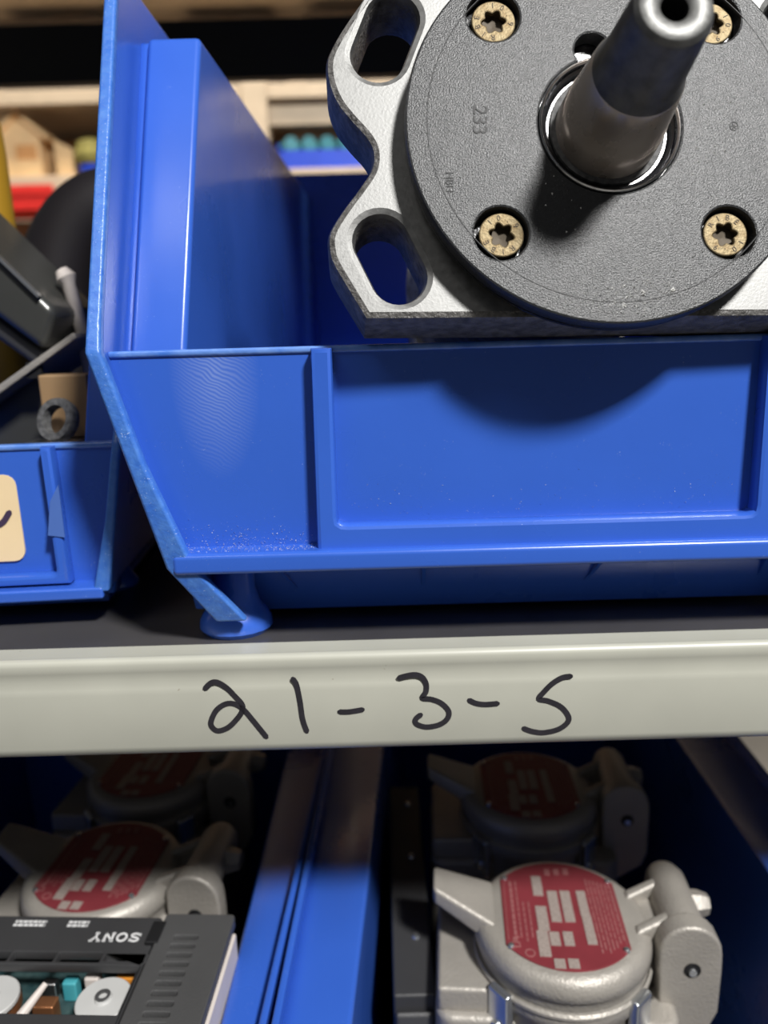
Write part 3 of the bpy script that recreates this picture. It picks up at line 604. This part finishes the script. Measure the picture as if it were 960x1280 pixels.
# maker name, upside down as the recorder faces away
def slab_letters():
    L_ = {}
    L_['S'] = [[(.85, .78), (.7, .93), (.45, .97), (.2, .9), (.12, .74), (.25, .58), (.5, .5), (.76, .42), (.88, .26), (.78, .1), (.5, .03), (.25, .08), (.12, .24)], [(.88, .98), (.88, .70)], [(.10, .02), (.10, .30)]]
    L_['O'] = [[(.5 + .42 * math.cos(a * .2618), .5 + .47 * math.sin(a * .2618)) for a in range(25)]]
    L_['N'] = [[(.16, .03), (.16, .97)], [(.14, .97), (.86, .03)], [(.86, .03), (.86, .97)], [(0, .97), (.3, .97)], [(.7, .97), (1, .97)], [(0, .03), (.32, .03)]]
    L_['Y'] = [[(.12, .97), (.5, .5), (.88, .97)], [(.5, .5), (.5, .03)], [(-.02, .97), (.3, .97)], [(.7, .97), (1.02, .97)], [(.32, .03), (.68, .03)]]
    return L_
SL = slab_letters()
for i, ch in enumerate('SONY'):
    mb = MB(); sx, sy = .0046, .0044
    for st in SL[ch]: ribbon(mb, [(p[0] * sx, p[1] * sy) for p in st], .00085, 0, .0002, False)
    mb.build('maker_letter', M['white_print'], rec_o, loc=(.0585 - i * .0056, .0225, hT), rot=(0, 0, math.pi))
mb = MB(); rs = random.Random(9)
for x0, x1 in ((.024, .033), (.000, .014), (-.030, -.010), (-.06, -.04)):
    for y in (.0285, .0265):
        x = x0
        while x < x1:
            l = rs.uniform(.001, .0022); ribbon(mb, [(x, y), (min(x + l, x1), y)], .0012, hT, hT + .0002, False); x += l + .0005
mb.build('control_legend', M['white_print'], rec_o)

# ------------------------------------------------------------------ contents of the small bin
gd = empty('grey_enclosure', (-.175, .140, .0056)); tag(gd, 'dark grey metal enclosure propped at a slant inside the small labelled bin', 'enclosure')
go = Vector((.175, -.140, -.0056))
MB().prism([(-.1965, .1795), (-.1427, .1209), (-.1505, .1030), (-.2043, .1480)], 'y', .112, .175).build('case', M['grey_dark'], gd, loc=go, bevel=.004, seg=4)
MB().prism([(-.1965, .1800), (-.1480, .1271), (-.1488, .1262), (-.1973, .1790)], 'y', .1095, .1125).build('edge_trim', M['clip'], gd, loc=go)
MB().prism([(-.2045, .1470), (-.1515, .1025), (-.1565, .0955), (-.2045, .1340)], 'y', .118, .170).build('lower_case', M['devblack'], gd, loc=go, bevel=.003)
MB().prism([(-.1950, .0740), (-.1345, .1110), (-.1333, .1085), (-.1940, .0705)], 'y', .108, .168).build('mounting_plate', M['castgrey'], gd, loc=go, bevel=.0006)
MB().box(-.158, -.1515, .110, .113, .0915, .0985).build('cable_hole', M['hole'], gd, loc=go)
MB().prism([(-.195, .0056), (-.165, .0056), (-.158, .094), (-.180, .082)], 'y', .125, .16).build('support_bracket', M['grey_dark'], gd, loc=go, bevel=.001)
st = MB().tube([(-.1490, .14, .1400), (-.1470, .14, .1365), (-.1462, .14, .1335), (-.1416, .14, .1076), (-.133, .135, .008)], [.0030, .0048, .0030, .0034, .0034], 12).build('white_strut', M['white_plastic'])
tag(st, 'off white plastic strut leaning beside the grey enclosure in the small bin', 'strut')
bm_ = empty('black_module', (-.137, .092, .0056)); tag(bm_, 'black plastic module upright behind the lip of the small labelled bin', 'module')
MB().box(-.017, .015, -.022, .014, 0, .060).build('module_case', M['devblack'], bm_, bevel=.002)
MB().box(-.010, .010, -.018, .008, .060, .0608).build('module_plate', M['metal'], bm_)
tb = MB().box(-.010, .010, -.006, .006, 0, .027).build('tan_connector', M['tan'], loc=(-.136, .098, .0666), rot=(0, 0, R(8)), bevel=.001)
tag(tb, 'tan plastic connector block standing on the black module in small bin', 'connector')
rg = MB().lathe([(.0060, -.0025), (.0088, -.0025), (.0094, 0), (.0088, .0025), (.0060, .0025)], 28, close=True).build('steel_ring', M['oilmetal'], loc=(-.134, .080, .0755), rot=(R(72), R(0), R(-20)))
tag(rg, 'round steel ring fitting leaning on the tan connector in small bin', 'fitting')
hose = MB().tube(catmull([(-.200, .262, .03), (-.206, .262, .10), (-.201, .262, .145), (-.184, .264, .176), (-.160, .266, .188), (-.138, .268, .176), (-.128, .27, .14), (-.126, .27, .05)], 6), .0225, 20).build('black_hose', M['black_rub'])
tag(hose, 'thick matte black hose arching up at the back of the small bin', 'hose')
yl = empty('yellow_canister', (-.2145, .208, .0056)); tag(yl, 'tall mustard yellow enamelled canister with domed top behind the grey enclosure', 'canister')
MB().lathe([(0, 0), (.0150, 0), (.0155, .002), (.0155, .190), (0, .190)], 40).build('canister_body', M['yellow'], yl)
MB().lathe([(.0155, .190), (.0154, .202), (.0146, .216), (.0124, .229), (.0085, .2385), (.004, .2425), (0, .243)], 40).build('domed_cap', M['yellow'], yl, angle=60)

# ------------------------------------------------------------------ far rack across the aisle
FY = 1.6; fr = empty('storage_rack', (-.4, FY + .25, -1.2)); fo = Vector((.4, -FY - .25, 1.2))
tag(fr, 'beige storage rack with cartons and wooden boxes across the aisle', 'rack')
def fbox(x0, x1, y0, y1, z0, z1, nm, m): MB().box(x0, x1, y0, y1, z0, z1).build(nm, M[m], fr, loc=fo, bevel=.002)
for x in (-1.32, -.585, -.285, .35):
    fbox(x, x + .055, FY - .01, FY + .03, -1.2, .66, 'upright', 'beige_paint'); fbox(x, x + .055, FY + .45, FY + .49, -1.2, 1.2, 'upright', 'beige_paint')
for z in (.86, .64, .466, .05, -.45):  # topmost shelf is out of view, added to shade the level below it
    fbox(-1.4, .6, FY, FY + .02, z - .03, z, 'shelf_edge', 'beige_paint'); fbox(-1.4, .6, FY + .02, FY + .5, z - .012, z - .004, 'shelf_board', 'beige_paint')
fbox(-.6, .6, FY + .02, FY + .04, .560, .60, 'cross_rail', 'beige_paint')
# far goods
fb = empty('blue_tray', (-.115, FY + .10, .466)); tag(fb, 'bright blue plastic tray of teal spools on the far rack', 'tray')
for nm, a in (('front', (-.10, .10, -.08, -.076, 0, .042)), ('back', (-.10, .10, .076, .08, 0, .06)), ('side', (-.10, -.096, -.08, .08, 0, .055)), ('side', (.096, .10, -.08, .08, 0, .055)), ('base', (-.10, .10, -.08, .08, 0, .003))):
    MB().box(*a).build(nm, M['blue_far'], fb)
sp0 = MB().lathe([(0, -.025), (.016, -.025), (.016, -.020), (.012, -.018), (.012, .018), (.016, .020), (.016, .025), (0, .025)], 20).mesh('teal_spool')
for i in range(8):
    o = link('teal_spool', sp0, M['teal'], loc=(-.195 + .041 * (i % 4), FY + .055 + .012 * (i // 4), .492 + .034 * (i // 4)), rot=(R(90), 0, R(20)))
    tag(o, 'teal plastic spool heaped in the bright blue tray on far rack', 'spool', 'teal spools in the blue tray')
wh = empty('wooden_house_box', (-.800, FY + .10, .466)); tag(wh, 'pale pine house-shaped box with pitched roof on the far rack', 'wooden box')
MB().prism([(-.044, 0), (.044, 0), (.044, .100), (0, .138), (-.044, .100)], 'y', -.05, .05).build('box_body', M['wood'], wh, bevel=.001)
for s_ in (-1, 1): MB().hexa([(0, -.06, .136), (0, .06, .136), (s_*.062, .06, .083), (s_*.062, -.06, .083)], [(0, -.06, .147), (0, .06, .147), (s_*.067, .06, .090), (s_*.067, -.06, .090)]).build('roof_board', M['wood'], wh)
MB().box(-.012, .035, -.052, -.049, .045, .075).build('front_opening', M['wood_or'], wh)
w2 = MB().hexa([(-.02, -.05, 0), (.02, -.05, 0), (.02, .05, 0), (-.02, .05, 0)], [(-.02, -.05, .085), (.02, -.05, .065), (.02, .05, .065), (-.02, .05, .085)]).build('pine_wedge', M['wood'], loc=(-.705, FY + .1, .466), bevel=.001)
tag(w2, 'pale pine offcut with sloped top beside the house-shaped box', 'offcut')
ol = MB().lathe([(0, .0), (.035, .004), (.04, .02), (.03, .05), (.012, .058), (0, .058)], 20).build('olive_cloth_bundle', M['olive'], loc=(-.640, FY + .05, .492))
tag(ol, 'rumpled olive cloth bundle lying on a small blue tub', 'cloth')
tu = MB().lathe([(0, .0), (.028, 0), (.032, .026), (.029, .026), (.026, .003), (0, .003)], 24).build('blue_tub', M['blue_far'], loc=(-.640, FY + .05, .466)); tag(tu, 'small bright blue tub beneath the olive cloth bundle', 'tub')
rb = empty('red_bin', (-.795, FY + .03, .388)); tag(rb, 'red plastic bin hung below the wooden house box on the far rack', 'bin')
for nm, a in (('front', (-.085, .085, -.06, -.056, 0, .05)), ('back', (-.085, .085, .056, .06, 0, .045)), ('side', (-.085, -.081, -.06, .06, 0, .045)), ('side', (.081, .085, -.06, .06, 0, .045)), ('base', (-.085, .085, -.06, .06, 0, .003))):
    MB().box(*a).build(nm, M['red'], rb)
MB().box(-.088, .088, -.064, -.055, .032, .054).build('rim', M['red'], rb, bevel=.002)
for i, (x, w, z, h, d) in enumerate(((-.70, .30, .64, .18, .22), (-.33, .22, .64, .18, .24), (-.02, .26, .64, .18, .22), (-.11, .30, .05, .38, .25), (.22, .28, .05, .36, .28), (-.795, .26, .05, .338, .22), (-.45, .24, .05, .34, .26), (-.10, .26, .466, .13, .40), (-.46, .24, .466, .12, .34), (-.75, .26, .466, .14, .40), (.2, .26, .466, .14, .30))):
    carton('cardboard_carton', (x, FY + d - .02 + .1 * (z > .4) * 0, z), 0, w, .16, h, m='carton_grey' if z > .6 else 'carton', label=['dull grey brown carton on the top level of the far rack above the house-shaped box', 'dull grey brown carton on the top level of far rack beside the middle upright', 'dull grey brown carton on the top level of far rack above the blue tray', 'brown carton under the blue tray on the far rack', 'brown carton at the right end below the shelf of teal spools', 'brown carton carrying the red bin on the far rack', 'brown carton on the far rack between red bin and the blue tray', 'brown carton behind the teal spools', 'brown carton behind the olive cloth bundle', 'brown carton behind the house-shaped wooden box', 'brown carton past the blue tray on the far rack'][i], group='cartons on the far rack')
